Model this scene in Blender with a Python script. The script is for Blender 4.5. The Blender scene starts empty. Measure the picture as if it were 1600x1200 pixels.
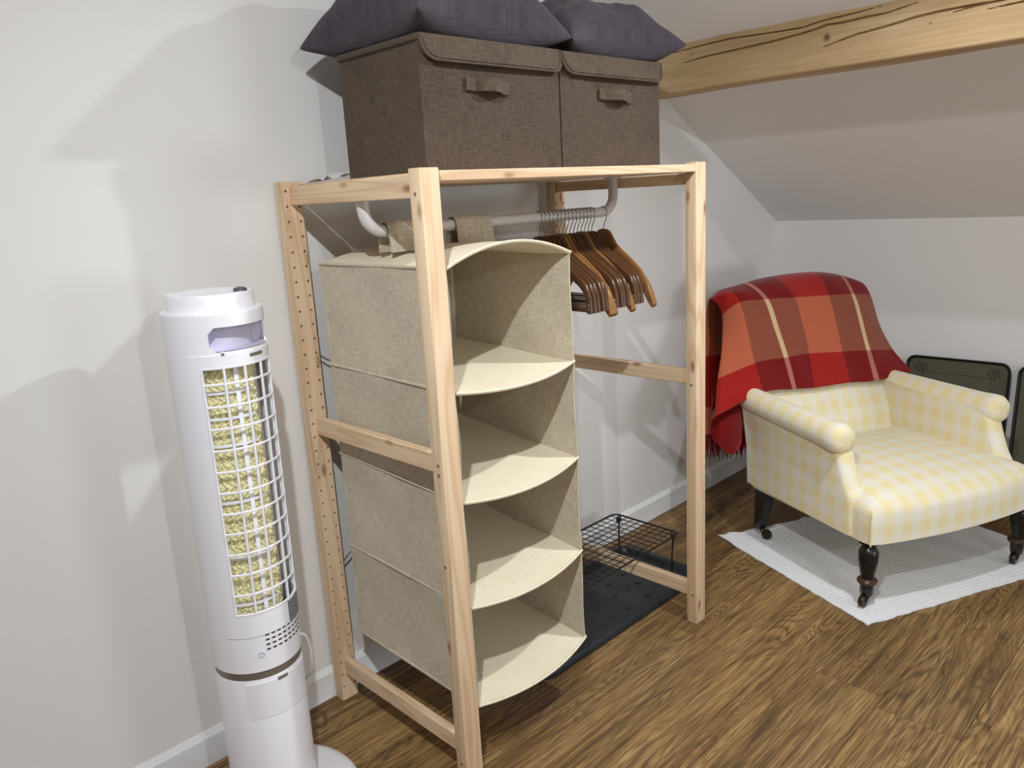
import bpy, bmesh, math, random
from mathutils import Vector, Matrix
random.seed(7)
sc = bpy.context.scene
C = sc.collection
PI = math.pi
# ------------------------------------------------------------------ camera
cam_d = bpy.data.cameras.new('camera'); cam = bpy.data.objects.new('camera', cam_d); C.objects.link(cam)
cam_d.sensor_fit = 'HORIZONTAL'; cam_d.sensor_width = 36.0; cam_d.lens = 1229.74/1600*36.0
cam_d.clip_start = 0.05
_r = Vector((0.70912823, -0.70290615, -0.05531818)); _u = Vector((0.2020416, 0.12740883, 0.97105416)); _f = Vector((0.67551191, 0.69977849, -0.23236548))
_m = Matrix((( _r.x, _u.x, -_f.x, -0.85745), (_r.y, _u.y, -_f.y, -1.08391), (_r.z, _u.z, -_f.z, 1.18512), (0, 0, 0, 1)))
cam.matrix_world = _m
sc.camera = cam
# ------------------------------------------------------------------ world, lamps, exposure
w = bpy.data.worlds.new('world'); sc.world = w; w.use_nodes = True
w.node_tree.nodes['Background'].inputs[0].default_value = (0.05, 0.05, 0.055, 1); w.node_tree.nodes['Background'].inputs[1].default_value = 0.3
sc.view_settings.view_transform = 'Standard'; sc.view_settings.look = 'None'; sc.view_settings.gamma = 1.0
sc.view_settings.use_curve_mapping = False
sc.view_settings.exposure = -0.20
def downlight(name, loc, power, aim=(0, 0, -1), size=0.042, col=(0.93, 0.975, 1.0), spread=180):
    l = bpy.data.lights.new(name, 'AREA'); l.shape = 'DISK'; l.size = size; l.energy = power; l.color = col; l.spread = math.radians(spread)
    o = bpy.data.objects.new(name, l); C.objects.link(o); o.location = loc
    o.rotation_euler = Vector(aim).to_track_quat('-Z', 'Y').to_euler()
    return o
SN = (-0.4833, 0, -0.8755)                       # into the room, square to the sloping ceiling
downlight('downlight_slope', (0.80, -0.60, 1.825), 13.2, (-0.24, 0, -0.97), spread=158)
downlight('downlight_flat', (-0.82, -0.85, 2.02), 12.5, (0.62, 0.33, -0.78), spread=120)
downlight('downlight_fill_rear', (-0.82, -3.05, 2.02), 19, (0.25, 0.45, -0.8))  # unseen rear downlight, added as fill to lift the ambient level
# soft fill light from an unseen window added in the wall behind the camera
WX0, WX1, WZ0, WZ1, WY = 0.85, 1.75, 0.40, 1.10, -3.3
dl = bpy.data.lights.new('window_fill_light', 'AREA'); dl.shape = 'RECTANGLE'; dl.size = WX1-WX0; dl.size_y = WZ1-WZ0; dl.energy = 28; dl.color = (0.85, 0.935, 1.0)
dlo = bpy.data.objects.new('window_fill_light', dl); C.objects.link(dlo); dlo.location = ((WX0+WX1)/2, WY-0.06, (WZ0+WZ1)/2); dlo.rotation_euler = (PI/2, 0, 0)
# ------------------------------------------------------------------ materials
def lin(c): 
    c = c/255.0
    return c/12.92 if c <= 0.04045 else ((c+0.055)/1.055)**2.4
def S(r, g, b): return (lin(r), lin(g), lin(b), 1.0)
class Nt:
    def __init__(s, name):
        s.m = bpy.data.materials.new(name); s.m.use_nodes = True; s.t = s.m.node_tree
        s.b = s.t.nodes['Principled BSDF']
    def n(s, typ, props=None, **ins):
        nd = s.t.nodes.new(typ)
        for k, v in (props or {}).items(): setattr(nd, k, v)
        for k, v in ins.items():
            key = int(k[1:]) if k[0] == 'i' and k[1:].isdigit() else k.replace('_', ' ')
            s.set(nd.inputs[key], v)
        return nd
    def set(s, sock, v):
        if isinstance(v, bpy.types.NodeSocket): s.t.links.new(v, sock)
        elif isinstance(v, bpy.types.Node): s.t.links.new(v.outputs[0], sock)
        else: sock.default_value = v
    def math(s, op, a, b=0.0, c=None, clamp=False):
        nd = s.n('ShaderNodeMath', {'operation': op, 'use_clamp': clamp}, i0=a, i1=b)
        if c is not None: s.set(nd.inputs[2], c)
        return nd.outputs[0]
    def mix(s, f, a, b, mode='MIX'):
        nd = s.t.nodes.new('ShaderNodeMix'); nd.data_type = 'RGBA'; nd.blend_type = mode; nd.clamp_factor = True
        s.set(nd.inputs[0], f); s.set(nd.inputs[6], a); s.set(nd.inputs[7], b)
        return nd.outputs[2]
    def ramp(s, f, stops):
        nd = s.t.nodes.new('ShaderNodeValToRGB'); s.set(nd.inputs[0], f)
        el = nd.color_ramp.elements
        el[0].position, el[0].color = stops[0]; el[1].position, el[1].color = stops[-1]
        for p, c in stops[1:-1]:
            e = el.new(p); e.color = c
        return nd.outputs[0]
    def coord(s, kind='Object', scale=(1, 1, 1), rnd=0.0):
        tc = s.n('ShaderNodeTexCoord')
        v = tc.outputs[kind]
        if rnd:
            oi = s.n('ShaderNodeObjectInfo')
            mv = s.n('ShaderNodeVectorMath', {'operation': 'SCALE'}, i0=(rnd, rnd*1.7, rnd*0.6)); s.set(mv.inputs['Scale'], oi.outputs['Random'])
            v = s.n('ShaderNodeVectorMath', {'operation': 'ADD'}, i0=v, i1=mv.outputs[0]).outputs[0]
        return s.n('ShaderNodeMapping', None, Vector=v, Scale=scale).outputs[0]
    def noise(s, vec, scale=1.0, detail=2.0, rough=0.5, dist=0.0):
        return s.n('ShaderNodeTexNoise', None, Vector=vec, Scale=scale, Detail=detail, Roughness=rough, Distortion=dist).outputs[0]
    def bump(s, h, strength=0.3, dist=0.002):
        nd = s.n('ShaderNodeBump', None, Strength=strength, Distance=dist, Height=h); s.t.links.new(nd.outputs[0], s.b.inputs['Normal'])
    def fin(s, col, rough=0.6, metal=0.0, spec=None, sheen=None):
        s.set(s.b.inputs['Base Color'], col); s.set(s.b.inputs['Roughness'], rough); s.b.inputs['Metallic'].default_value = metal
        if spec is not None: s.b.inputs['Specular IOR Level'].default_value = spec
        if sheen: s.b.inputs['Sheen Weight'].default_value = sheen
        return s.m
def plain(name, c, rough=0.5, metal=0.0, spec=None, var=0.06, scale=40.0, bump=0.0):
    k = Nt(name); v = k.coord('Object'); n = k.noise(v, scale, 3)
    d = tuple(x*(1-var*2) for x in c[:3])+(1,); u = tuple(min(1, x*(1+var)) for x in c[:3])+(1,)
    col = k.mix(n, d, u)
    if bump: k.bump(n, bump, 0.001)
    return k.fin(col, rough, metal, spec)
def paint(name, c):
    k = Nt(name); v = k.coord('Object'); n = k.noise(v, 3.0, 3); f = k.noise(v, 260.0, 2)
    col = k.mix(n, tuple(x*0.97 for x in c[:3])+(1,), c)
    k.bump(f, 0.06, 0.0006)
    return k.fin(col, 0.75, 0, 0.3)
def pine(name, axis, base, dark, pinkish, knots=True):
    k = Nt(name)
    sc1 = [14, 14, 14]; sc1[axis] = 0.9
    v = k.coord('Object', tuple(sc1), 3.0)
    n = k.noise(v, 1.0, 2, 0.45)
    rings = k.math('SINE', k.math('MULTIPLY', n, 70.0)); rings = k.math('MULTIPLY_ADD', rings, 0.5, 0.5)
    rings = k.math('POWER', rings, 2.5)
    sc2 = [330, 330, 330]; sc2[axis] = 7
    fine = k.noise(k.coord('Object', tuple(sc2)), 1.0, 2)
    sc3 = [22, 22, 22]; sc3[axis] = 1.6
    tone = k.noise(k.coord('Object', tuple(sc3), 5.0), 1.0, 2)
    col = k.mix(k.math('MULTIPLY_ADD', tone, 2.2, -0.6, clamp=True), base, pinkish)
    col = k.mix(k.math('MULTIPLY', rings, 0.5), col, dark)
    col = k.mix(k.math('MULTIPLY', fine, 0.22), col, dark)
    if knots:
        sk = [17, 17, 17]; sk[axis] = 7.0
        vo = k.n('ShaderNodeTexVoronoi', {'feature': 'F1'}, Vector=k.coord('Object', tuple(sk), 9.0), Scale=1.0, Randomness=1.0)
        kn = k.n('ShaderNodeMapRange', None, Value=vo.outputs['Distance'], i1=0.05, i2=0.16, i3=0.75, i4=0.0)
        col = k.mix(kn.outputs[0], col, S(128, 78, 42))
    k.bump(fine, 0.08, 0.0006)
    return k.fin(col, 0.55, 0, 0.35)
PB, PD, PP = S(233, 210, 177), S(197, 158, 115), S(229, 199, 168)
M = {}
M['wall'] = paint('white_wall_paint', S(235, 233, 231))
M['lifted_white'] = paint('lifted_white_paint', S(244, 241, 240))  # same white made lighter, brightening put into the knee wall and ceiling colour
M['trim'] = plain('white_gloss_trim', S(236, 237, 239), 0.35, var=0.02, scale=6)
for i, a in enumerate('xyz'): M['pine'+a] = pine('pine_grain_'+a, i, PB, PD, PP)
M['endgrain'] = pine('pine_end_grain', 1, PB, PD, PP, False)
def weave(name, a, b, dens=520.0, bump=0.35, rough=0.9, slub=0.35, tint=None):
    k = Nt(name)
    n1 = k.noise(k.coord('UV', (dens, dens*0.06, 1)), 1.0, 2); n2 = k.noise(k.coord('UV', (dens*0.06, dens, 1)), 1.0, 2)
    f = k.math('MULTIPLY', k.math('ADD', n1, n2), 0.5)
    f = k.n('ShaderNodeMapRange', None, Value=f, i1=0.32, i2=0.68, i3=0.0, i4=1.0).outputs[0]
    big = k.noise(k.coord('UV', (9, 9, 1)), 1.0, 3)
    f2 = k.math('MULTIPLY_ADD', big, slub, k.math('MULTIPLY', f, 1.0-slub*0.5), clamp=True)
    col = k.mix(f2, a, b)
    k.bump(f, bump, 0.0012)
    return k.fin(col, rough, 0, 0.2, 0.1)
M['linen'] = weave('beige_linen', S(155, 142, 119), S(220, 209, 190), 640, 0.3)
M['linen_in'] = weave('cream_shelf_linen', S(212, 199, 169), S(236, 226, 203), 420, 0.12, slub=0.5)
M['boxcloth'] = weave('brown_box_cloth', S(36, 27, 20), S(98, 83, 69), 620, 0.5)
M['boxtrim'] = weave('brown_box_lid_cloth', S(44, 34, 26), S(108, 93, 78), 620, 0.5)
M['pillow'] = weave('plum_grey_muslin', S(50, 43, 50), S(82, 73, 83), 420, 0.5, 0.95)
M['fan'] = plain('white_fan_plastic', S(244, 243, 250), 0.28, var=0.012, scale=5)
M['fan_in'] = plain('lilac_recess_plastic', S(208, 204, 224), 0.4, var=0.02, scale=5)
M['fan_core'] = plain('grey_beige_core_plastic', S(214, 206, 186), 0.6, scale=30)
M['band'] = plain('grey_bronze_band', S(140, 132, 124), 0.35, 0.5, scale=30)
M['black'] = plain('black_seam_slot_shade', S(22, 20, 20), 0.5)
M['screw'] = plain('steel_screw', S(150, 145, 138), 0.35, 0.9)
M['rod'] = plain('white_coated_tube', S(214, 211, 208), 0.3, var=0.02)
M['chrome'] = plain('chrome_wire', S(205, 205, 208), 0.15, 1.0, var=0.02)
M['wire'] = plain('black_coated_wire', S(24, 22, 22), 0.4)
M['boot'] = plain('slate_black_tray_plastic', S(31, 37, 43), 0.38, scale=14, var=0.15)
M['legwood'] = plain('ebonised_leg_wood', S(24, 20, 18), 0.28, var=0.2, scale=25)
M['legring'] = plain('worn_leg_ring_wood', S(70, 42, 26), 0.35, var=0.25, scale=60)
M['caster'] = plain('aged_brass_caster', S(66, 52, 38), 0.4, 0.7, var=0.3, scale=60)
M['cord'] = plain('white_cord', S(205, 203, 205), 0.45)
M['cordg'] = plain('grey_cord', S(120, 120, 118), 0.5)
M['paper'] = plain('white_paper', S(222, 224, 226), 0.7)
# yellow cooling pad
k = Nt('yellow_cooling_pad'); n = k.noise(k.coord('Object'), 160, 3); M['pad'] = k.fin(k.mix(n, S(214, 206, 150), S(246, 240, 200)), 0.9)
# printed sticker
k = Nt('grey_rating_sticker'); n = k.noise(k.coord('Object', (400, 400, 900)), 1.0, 2)
M['sticker'] = k.fin(k.mix(k.n('ShaderNodeMapRange', None, Value=n, i1=0.45, i2=0.6, i3=0.0, i4=1.0).outputs[0], S(96, 98, 100), S(150, 152, 154)), 0.4)
# floor boards
def floor_mat():
    k = Nt('brown_oak_laminate')
    v = k.coord('Object', (1.0, 6.5, 1.0), 40.0)
    n = k.noise(v, 1.5, 2.0, 0.4, 0.35)
    ring = k.math('MULTIPLY_ADD', k.math('SINE', k.math('MULTIPLY', n, 190.0)), 0.5, 0.5)
    brk = k.noise(k.coord('Object', (22.0, 300.0, 1.0), 3.0), 1.0, 2.0)
    brk = k.n('ShaderNodeMapRange', None, Value=brk, i1=0.3, i2=0.6, i3=0.25, i4=1.0).outputs[0]
    ring = k.math('MULTIPLY', k.math('POWER', ring, 2.2), brk)
    area = k.noise(k.coord('Object', (1.6, 7.0, 1.0), 17.0), 1.0, 2.0)
    area = k.n('ShaderNodeMapRange', None, Value=area, i1=0.4, i2=0.6, i3=0.1, i4=1.0).outputs[0]
    pores = k.noise(k.coord('Object', (9.0, 330.0, 1.0), 9.0), 1.0, 3.0, 0.65)
    pores = k.n('ShaderNodeMapRange', None, Value=pores, i1=0.44, i2=0.58, i3=0.0, i4=1.0).outputs[0]
    streak = k.noise(k.coord('Object', (3.0, 90.0, 1.0), 13.0), 1.0, 3.0, 0.6)
    tone = k.noise(k.coord('Object', (1.6, 9.0, 1.0), 23.0), 1.0, 4.0, 0.6)
    tone = k.math('MULTIPLY_ADD', streak, 0.55, k.math('MULTIPLY', tone, 0.5))
    col = k.ramp(tone, [(0.34, S(84, 61, 38)), (0.46, S(130, 99, 60)), (0.56, S(166, 131, 82)), (0.68, S(194, 160, 106))])
    oi = k.n('ShaderNodeObjectInfo')
    col = k.mix(k.math('MULTIPLY', oi.outputs['Random'], 0.3), col, S(96, 72, 46))
    col = k.mix(k.math('MULTIPLY', k.math('MULTIPLY', ring, area), 0.8), col, S(58, 42, 26))
    col = k.mix(k.math('MULTIPLY', pores, 0.62), col, S(62, 44, 26))
    vo = k.n('ShaderNodeTexVoronoi', {'feature': 'F1'}, Vector=k.coord('Object', (1.5, 4.2, 1.0), 31.0), Scale=1.0, Randomness=1.0)
    kn = k.n('ShaderNodeMapRange', None, Value=vo.outputs['Distance'], i1=0.02, i2=0.10, i3=0.6, i4=0.0)
    col = k.mix(kn.outputs[0], col, S(48, 34, 24))
    k.bump(k.math('ADD', pores, ring), 0.1, 0.0006)
    return k.fin(col, 0.5, 0, 0.4)
M['floor'] = floor_mat()
M['subfloor'] = plain('dark_subfloor', S(40, 30, 22), 0.8)
def beam_mat():
    k = Nt('aged_oak_beam')
    v = k.coord('Object', (16, 1.3, 22)); n = k.noise(v, 1.0, 3, 0.55, 0.4)
    ring = k.math('MULTIPLY_ADD', k.math('SINE', k.math('MULTIPLY', n, 40.0)), 0.5, 0.5)
    fine = k.noise(k.coord('Object', (120, 9, 160)), 1.0, 3)
    big = k.noise(k.coord('Object', (3, 2.2, 9)), 1.0, 3)
    col = k.ramp(big, [(0.3, S(178, 150, 112)), (0.55, S(200, 171, 130)), (0.75, S(216, 190, 150))])
    col = k.mix(k.math('MULTIPLY', ring, 0.25), col, S(160, 128, 88))
    col = k.mix(k.math('MULTIPLY', fine, 0.25), col, S(140, 108, 72))
    tc = k.n('ShaderNodeTexCoord').outputs['Object']
    for (p, r0, r1) in (((1.27, -0.12, 1.537), 0.002, 0.013), ((1.27, -0.37, 1.526), 0.0005, 0.004), ((1.27, 0.285, 1.558), 0.0005, 0.004)):
        d = k.n('ShaderNodeVectorMath', {'operation': 'DISTANCE'}, i0=tc, i1=p).outputs['Value']
        col = k.mix(k.n('ShaderNodeMapRange', None, Value=d, i1=r0, i2=r1, i3=0.9, i4=0.0).outputs[0], col, S(52, 36, 22))
    k.bump(k.math('ADD', fine, n), 0.35, 0.002)
    return k.fin(col, 0.7, 0, 0.25)
M['beam'] = beam_mat()
def varnish(name, a, b):
    k = Nt(name); n = k.noise(k.coord('Object', (90, 10, 10), 4.0), 1.0, 3); f = k.noise(k.coord('Object', (300, 30, 60), 4.0), 1.0, 2)
    return k.fin(k.mix(f, k.mix(n, a, b), a), 0.25, 0, 0.5)
M['hanger'] = varnish('brown_varnished_wood', S(66, 41, 24), S(112, 74, 44))
M['hanger2'] = varnish('honey_varnished_wood', S(120, 80, 44), S(176, 128, 78))
def stripe(k, x, period, lo, hi, soft=0.035):
    f = k.math('FRACT', k.math('DIVIDE', x, period))
    a = k.n('ShaderNodeMapRange', {'interpolation_type': 'SMOOTHSTEP'}, Value=f, i1=lo-soft, i2=lo+soft, i3=0.0, i4=1.0).outputs[0]
    b = k.n('ShaderNodeMapRange', {'interpolation_type': 'SMOOTHSTEP'}, Value=f, i1=hi-soft, i2=hi+soft, i3=1.0, i4=0.0).outputs[0]
    return k.math('MULTIPLY', a, b)
def gingham():
    k = Nt('yellow_gingham_cotton')
    uv = k.n('ShaderNodeTexCoord').outputs['UV']; sp = k.n('ShaderNodeSeparateXYZ', None, i0=uv)
    a = stripe(k, sp.outputs[0], 0.058, 0.25, 0.75); b = stripe(k, sp.outputs[1], 0.066, 0.25, 0.75)
    col = k.mix(a, S(237, 233, 221), S(239, 230, 197))
    col = k.mix(k.math('MULTIPLY', b, k.math('MULTIPLY_ADD', a, 0.26, 0.24)), col, S(238, 215, 146))
    n = k.noise(k.coord('UV', (6, 6, 1)), 1.0, 3)
    col = k.mix(k.math('MULTIPLY', n, 0.22), col, S(226, 214, 178))
    k.bump(k.noise(k.coord('UV', (700, 700, 1)), 1.0, 2), 0.1, 0.0006)
    return k.fin(col, 0.9, 0, 0.15, 0.15)
M['gingham'] = gingham()
def tartan():
    k = Nt('red_check_wool')
    uv = k.n('ShaderNodeTexCoord').outputs['UV']; sp = k.n('ShaderNodeSeparateXYZ', None, i0=uv)
    u = k.math('ADD', sp.outputs[0], 3.2); v = k.math('ADD', sp.outputs[1], 3.2)
    brown = stripe(k, k.math('SUBTRACT', u, 0.10), 0.32, 0.0005, 0.625, 0.006)      # [.10,.30] of every .32
    cream = stripe(k, k.math('SUBTRACT', u, 0.19), 0.32, 0.006, 0.056, 0.006)
    light = stripe(k, k.math('SUBTRACT', v, 0.07), 0.32, 0.0005, 0.5625, 0.006)
    tw = k.noise(k.coord('UV', (420, 420, 1)), 1.0, 1)
    orange = k.mix(tw, S(164, 78, 52), S(198, 110, 78)); brn = k.mix(tw, S(110, 50, 38), S(160, 92, 70))
    red = k.mix(tw, S(142, 22, 18), S(170, 34, 26)); dred = k.mix(tw, S(104, 12, 14), S(128, 20, 20))
    lo = k.mix(brown, red, dred); lo = k.mix(k.math('MULTIPLY', cream, 0.5), lo, S(214, 150, 130))
    hi = k.mix(brown, orange, brn); hi = k.mix(cream, hi, S(206, 176, 134))
    col = k.mix(light, lo, hi)
    k.bump(tw, 0.4, 0.001)
    return k.fin(col, 0.95, 0, 0.1, 0.25)
M['tartan'] = tartan()
M['fringe'] = plain('red_wool_fringe', S(140, 24, 20), 0.95, var=0.3, scale=90)
def towel():
    k = Nt('white_quilted_pad')
    v = k.coord('UV'); sp = k.n('ShaderNodeSeparateXYZ', None, i0=v)
    s = k.math('MULTIPLY_ADD', k.math('SINE', k.math('MULTIPLY', sp.outputs[1], 420.0)), 0.5, 0.5)
    n = k.noise(k.coord('UV', (120, 60, 1)), 1.0, 3)
    k.bump(k.math('MULTIPLY_ADD', s, 0.6, n), 0.35, 0.002)
    return k.fin(k.mix(n, S(214, 214, 216), S(238, 238, 240)), 0.95, 0, 0.1)
M['towel'] = towel()
def traymat():
    k = Nt('olive_black_lacquer'); n = k.noise(k.coord('Object'), 22, 4)
    return k.fin(k.mix(n, S(80, 78, 64), S(102, 99, 82)), 0.42, 0, 0.4)
M['tray'] = traymat()
M['trayrim'] = plain('black_lacquer_rim', S(24, 20, 19), 0.3)
M['trayline'] = plain('faded_brown_gilt_line', S(56, 46, 36), 0.5)
M['trayorn'] = plain('faded_corner_ornament', S(64, 60, 50), 0.5, var=0.3, scale=120)
# ------------------------------------------------------------------ mesh helpers
class G:
    def __init__(s): s.v = []; s.f = []; s.uv = None
    def add(s, vs, fs):
        o = len(s.v); s.v += [tuple(x) for x in vs]; s.f += [tuple(i+o for i in f) for f in fs]; return s
    def bm(s, b):
        b.verts.ensure_lookup_table(); b.verts.index_update()
        return s.add([v.co[:] for v in b.verts], [[v.index for v in f.verts] for f in b.faces])
    def box(s, x0, x1, y0, y1, z0, z1, bev=0.0, seg=1):
        b = bmesh.new(); bmesh.ops.create_cube(b, size=1)
        for v in b.verts: v.co = Vector(((x0+x1)/2+v.co.x*(x1-x0), (y0+y1)/2+v.co.y*(y1-y0), (z0+z1)/2+v.co.z*(z1-z0)))
        if bev: bmesh.ops.bevel(b, geom=b.edges[:], offset=bev, segments=seg, affect='EDGES', profile=0.5)
        s.bm(b); b.free(); return s
    def hexa(s, p):                                   # 8 corners: bottom ring 0-3, top ring 4-7
        return s.add(p, [(3, 2, 1, 0), (4, 5, 6, 7), (0, 1, 5, 4), (1, 2, 6, 5), (2, 3, 7, 6), (3, 0, 4, 7)])
    def tube(s, pts, r, n=8, closed=False, caps=True):
        pts = [Vector(p) for p in pts]; N = len(pts); rr = r if isinstance(r, (list, tuple)) else [r]*N
        up = None; rings = []
        for i, p in enumerate(pts):
            a = pts[(i-1) % N] if (closed or i > 0) else p; b = pts[(i+1) % N] if (closed or i < N-1) else p
            t = (b-a).normalized()
            if up is None:
                up = t.orthogonal().normalized()
            else:
                up = (up - t*up.dot(t)); up = up.normalized() if up.length > 1e-6 else t.orthogonal().normalized()
            sd = t.cross(up)
            rings.append([p + (up*math.cos(2*PI*j/n)+sd*math.sin(2*PI*j/n))*rr[i] for j in range(n)])
        vs = [v for rg in rings for v in rg]; fs = []
        for i in range(N if closed else N-1):
            i2 = (i+1) % N
            for j in range(n):
                j2 = (j+1) % n; fs.append((i*n+j, i*n+j2, i2*n+j2, i2*n+j))
        if caps and not closed: fs += [tuple(range(n))[::-1], tuple((N-1)*n+j for j in range(n))]
        return s.add(vs, fs)
    def lathe(s, prof, cx=0, cy=0, n=32, cap=True, axis_fn=None):
        vs = []; fs = []
        for (r, z) in prof:
            for j in range(n):
                a = 2*PI*j/n; vs.append((cx+r*math.cos(a), cy+r*math.sin(a), z))
        for i in range(len(prof)-1):
            for j in range(n):
                j2 = (j+1) % n; fs.append((i*n+j, i*n+j2, (i+1)*n+j2, (i+1)*n+j))
        if cap: fs += [tuple(range(n))[::-1], tuple((len(prof)-1)*n+j for j in range(n))]
        return s.add(vs, fs)
    def grid(s, rows, closed=False):
        nr, nc = len(rows), len(rows[0]); vs = [p for r in rows for p in r]; fs = []
        for i in range(nr-1):
            for j in range(nc if closed else nc-1):
                j2 = (j+1) % nc; fs.append((i*nc+j, i*nc+j2, (i+1)*nc+j2, (i+1)*nc+j))
        return s.add(vs, fs)
    def prism(s, poly, fn0, fn1):                     # polygon extruded between two mapping functions
        n = len(poly); vs = [fn0(*p) for p in poly]+[fn1(*p) for p in poly]
        fs = [tuple(range(n))[::-1], tuple(range(n, 2*n))]+[(i, (i+1) % n, n+(i+1) % n, n+i) for i in range(n)]
        return s.add(vs, fs)
    def mesh(s, name, smooth=40, uvs=None, thick=0.0, offset=0.0, recalc=True, subdiv=0):
        me = bpy.data.meshes.new(name); b = bmesh.new()
        bv = [b.verts.new(p) for p in s.v]; b.verts.ensure_lookup_table()
        lay = b.loops.layers.uv.new('UVMap')
        for f in s.f:
            try: fc = b.faces.new([bv[i] for i in f])
            except ValueError: continue
            if uvs:
                for lp, i in zip(fc.loops, f): lp[lay].uv = uvs[i]
        if recalc: bmesh.ops.recalc_face_normals(b, faces=b.faces[:])
        if thick:
            b.normal_update(); b.verts.ensure_lookup_table(); b.verts.index_update()
            src = list(b.verts); low = [b.verts.new(v.co-v.normal*thick) for v in src]
            bound = [(e.verts[0].index, e.verts[1].index, e.link_faces[0]) for e in b.edges if len(e.link_faces) == 1]
            for fc in list(b.faces):
                nf = b.faces.new([low[v.index] for v in reversed(fc.verts)])
                for lp, q in zip(nf.loops, reversed(list(fc.loops))): lp[lay].uv = q[lay].uv
            for i0, i1, fc in bound:
                uvd = {lp.vert.index: lp[lay].uv.copy() for lp in fc.loops}
                nf = b.faces.new([src[i0], src[i1], low[i1], low[i0]])
                for lp, ii in zip(nf.loops, (i0, i1, i1, i0)): lp[lay].uv = uvd[ii]
            bmesh.ops.recalc_face_normals(b, faces=b.faces[:])
        if not uvs:
            b.normal_update()
            for fc in b.faces:
                nrm = fc.normal; ax = max(range(3), key=lambda i: abs(nrm[i]))
                for lp in fc.loops:
                    c = lp.vert.co
                    lp[lay].uv = (c.y, c.z) if ax == 0 else (c.x, c.z) if ax == 1 else (c.x, c.y)
        b.to_mesh(me); b.free()
        if smooth:
            me.polygons.foreach_set('use_smooth', [True]*len(me.polygons))
            me.set_sharp_from_angle(angle=math.radians(smooth))
        return me
def put(name, me, mat, parent=None, world=True, loc=None, rot=None):
    o = bpy.data.objects.new(name, me); C.objects.link(o)
    if mat and not me.materials: me.materials.append(M[mat] if isinstance(mat, str) else mat)
    if parent:
        o.parent = parent
        if world: o.matrix_parent_inverse = parent.matrix_basis.inverted()
    if loc: o.location = loc
    if rot: o.rotation_euler = rot
    return o
def mk(name, g, mat, parent=None, world=True, smooth=40, **kw): return put(name, g.mesh(name, smooth, **kw), mat, parent, world)
def tag(o, label, cat, group=None):
    o['label'] = label; o['category'] = cat
    if group: o['group'] = group
    return o
def thing(name, label, cat, loc=(0, 0, 0), rotz=0.0, group=None):
    o = bpy.data.objects.new(name, None); C.objects.link(o); o.location = loc; o.rotation_euler = (0, 0, rotz); o.empty_display_size = 0.05
    o.matrix_basis = Matrix.Translation(loc) @ Matrix.Rotation(rotz, 4, 'Z')
    return tag(o, label, cat, group)
def struct(o): o['kind'] = 'structure'; return o
def cr(p0, p1, p2, p3, t):
    return tuple(0.5*((2*b)+(-a+c)*t+(2*a-5*b+4*c-d)*t*t+(-a+3*b-3*c+d)*t**3) for a, b, c, d in zip(p0, p1, p2, p3))
def spline(pts, n):
    out = []; N = len(pts)
    for i in range(N-1):
        p0 = pts[max(i-1, 0)]; p3 = pts[min(i+2, N-1)]
        for j in range(n): out.append(cr(p0, pts[i], pts[i+1], p3, j/n))
    out.append(tuple(pts[-1])); return out
def upgrid(rows, nu, nv):
    R = [spline(r, nu) for r in rows]; cols = [spline([r[j] for r in R], nv) for j in range(len(R[0]))]
    return [[cols[j][i] for j in range(len(cols))] for i in range(len(cols[0]))]
def hsh(*a):
    x = math.sin(sum(v*k for v, k in zip(a, (12.9898, 78.233, 37.719))))*43758.5453; return x-math.floor(x)
# ================================================================== the room
XR, KZ, SL = 2.308, 1.020, 0.552                       # right knee wall, its height, slope of the ceiling
CZ = 2.06; XF = XR-(CZ-KZ)/SL; XL, YF = -2.4, -3.3
yw = lambda x: 0.509+0.0135*x
yb = lambda x: 0.4985+0.0135*x
g = G()
gp = [(XL, 0), (XR, 0), (XR, KZ), (XF, CZ), (XL, CZ)]
g.prism(gp, lambda x, z: (x, yw(x), z), lambda x, z: (x, yw(x)+0.1, z))
struct(mk('wall_back', g, 'wall', smooth=0))
yB = yw(XR)
g = G().box(XR, XR+0.1, YF, yB+0.1, 0, KZ+0.05); struct(mk('wall_right', g, 'lifted_white', smooth=0))
g = G().box(XL-0.1, XL, YF, yB+0.1, 0, CZ); struct(mk('wall_left', g, 'wall', smooth=0))
g = G()
for pl in ([(XL, 0), (WX0, 0), (WX0, KZ+(XR-WX0)*SL), (XF, CZ), (XL, CZ)], [(WX0, 0), (WX1, 0), (WX1, WZ0), (WX0, WZ0)], [(WX0, WZ1), (WX1, WZ1), (WX1, KZ+(XR-WX1)*SL), (WX0, KZ+(XR-WX0)*SL)], [(WX1, 0), (XR, 0), (XR, KZ), (WX1, KZ+(XR-WX1)*SL)]):
    g.prism(pl, lambda x, z: (x, YF, z), lambda x, z: (x, YF-0.1, z))
struct(mk('wall_front', g, 'wall', smooth=0))
win = struct(bpy.data.objects.new('fill_window', None)); C.objects.link(win)  # unseen window, added to carry the fill light
for (xa, xb, za, zb) in ((WX0, WX1, WZ0, WZ0+0.05), (WX0, WX1, WZ1-0.05, WZ1), (WX0, WX0+0.05, WZ0, WZ1), (WX1-0.05, WX1, WZ0, WZ1), ((WX0+WX1)/2-0.025, (WX0+WX1)/2+0.025, WZ0, WZ1)):
    mk('fill_window_frame', G().box(xa, xb, YF-0.05, YF-0.005, za, zb, 0.004), 'trim', win)
g = G().prism([(XR, KZ), (XF, CZ), (XF, CZ+0.08), (XR, KZ+0.08)], lambda x, z: (x, YF, z), lambda x, z: (x, yw(x), z)); struct(mk('ceiling', g, 'lifted_white', smooth=0))
g = G().box(XL, XF, YF, 0.52, CZ, CZ+0.08); struct(mk('ceiling_flat', g, 'lifted_white', smooth=0))
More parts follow.
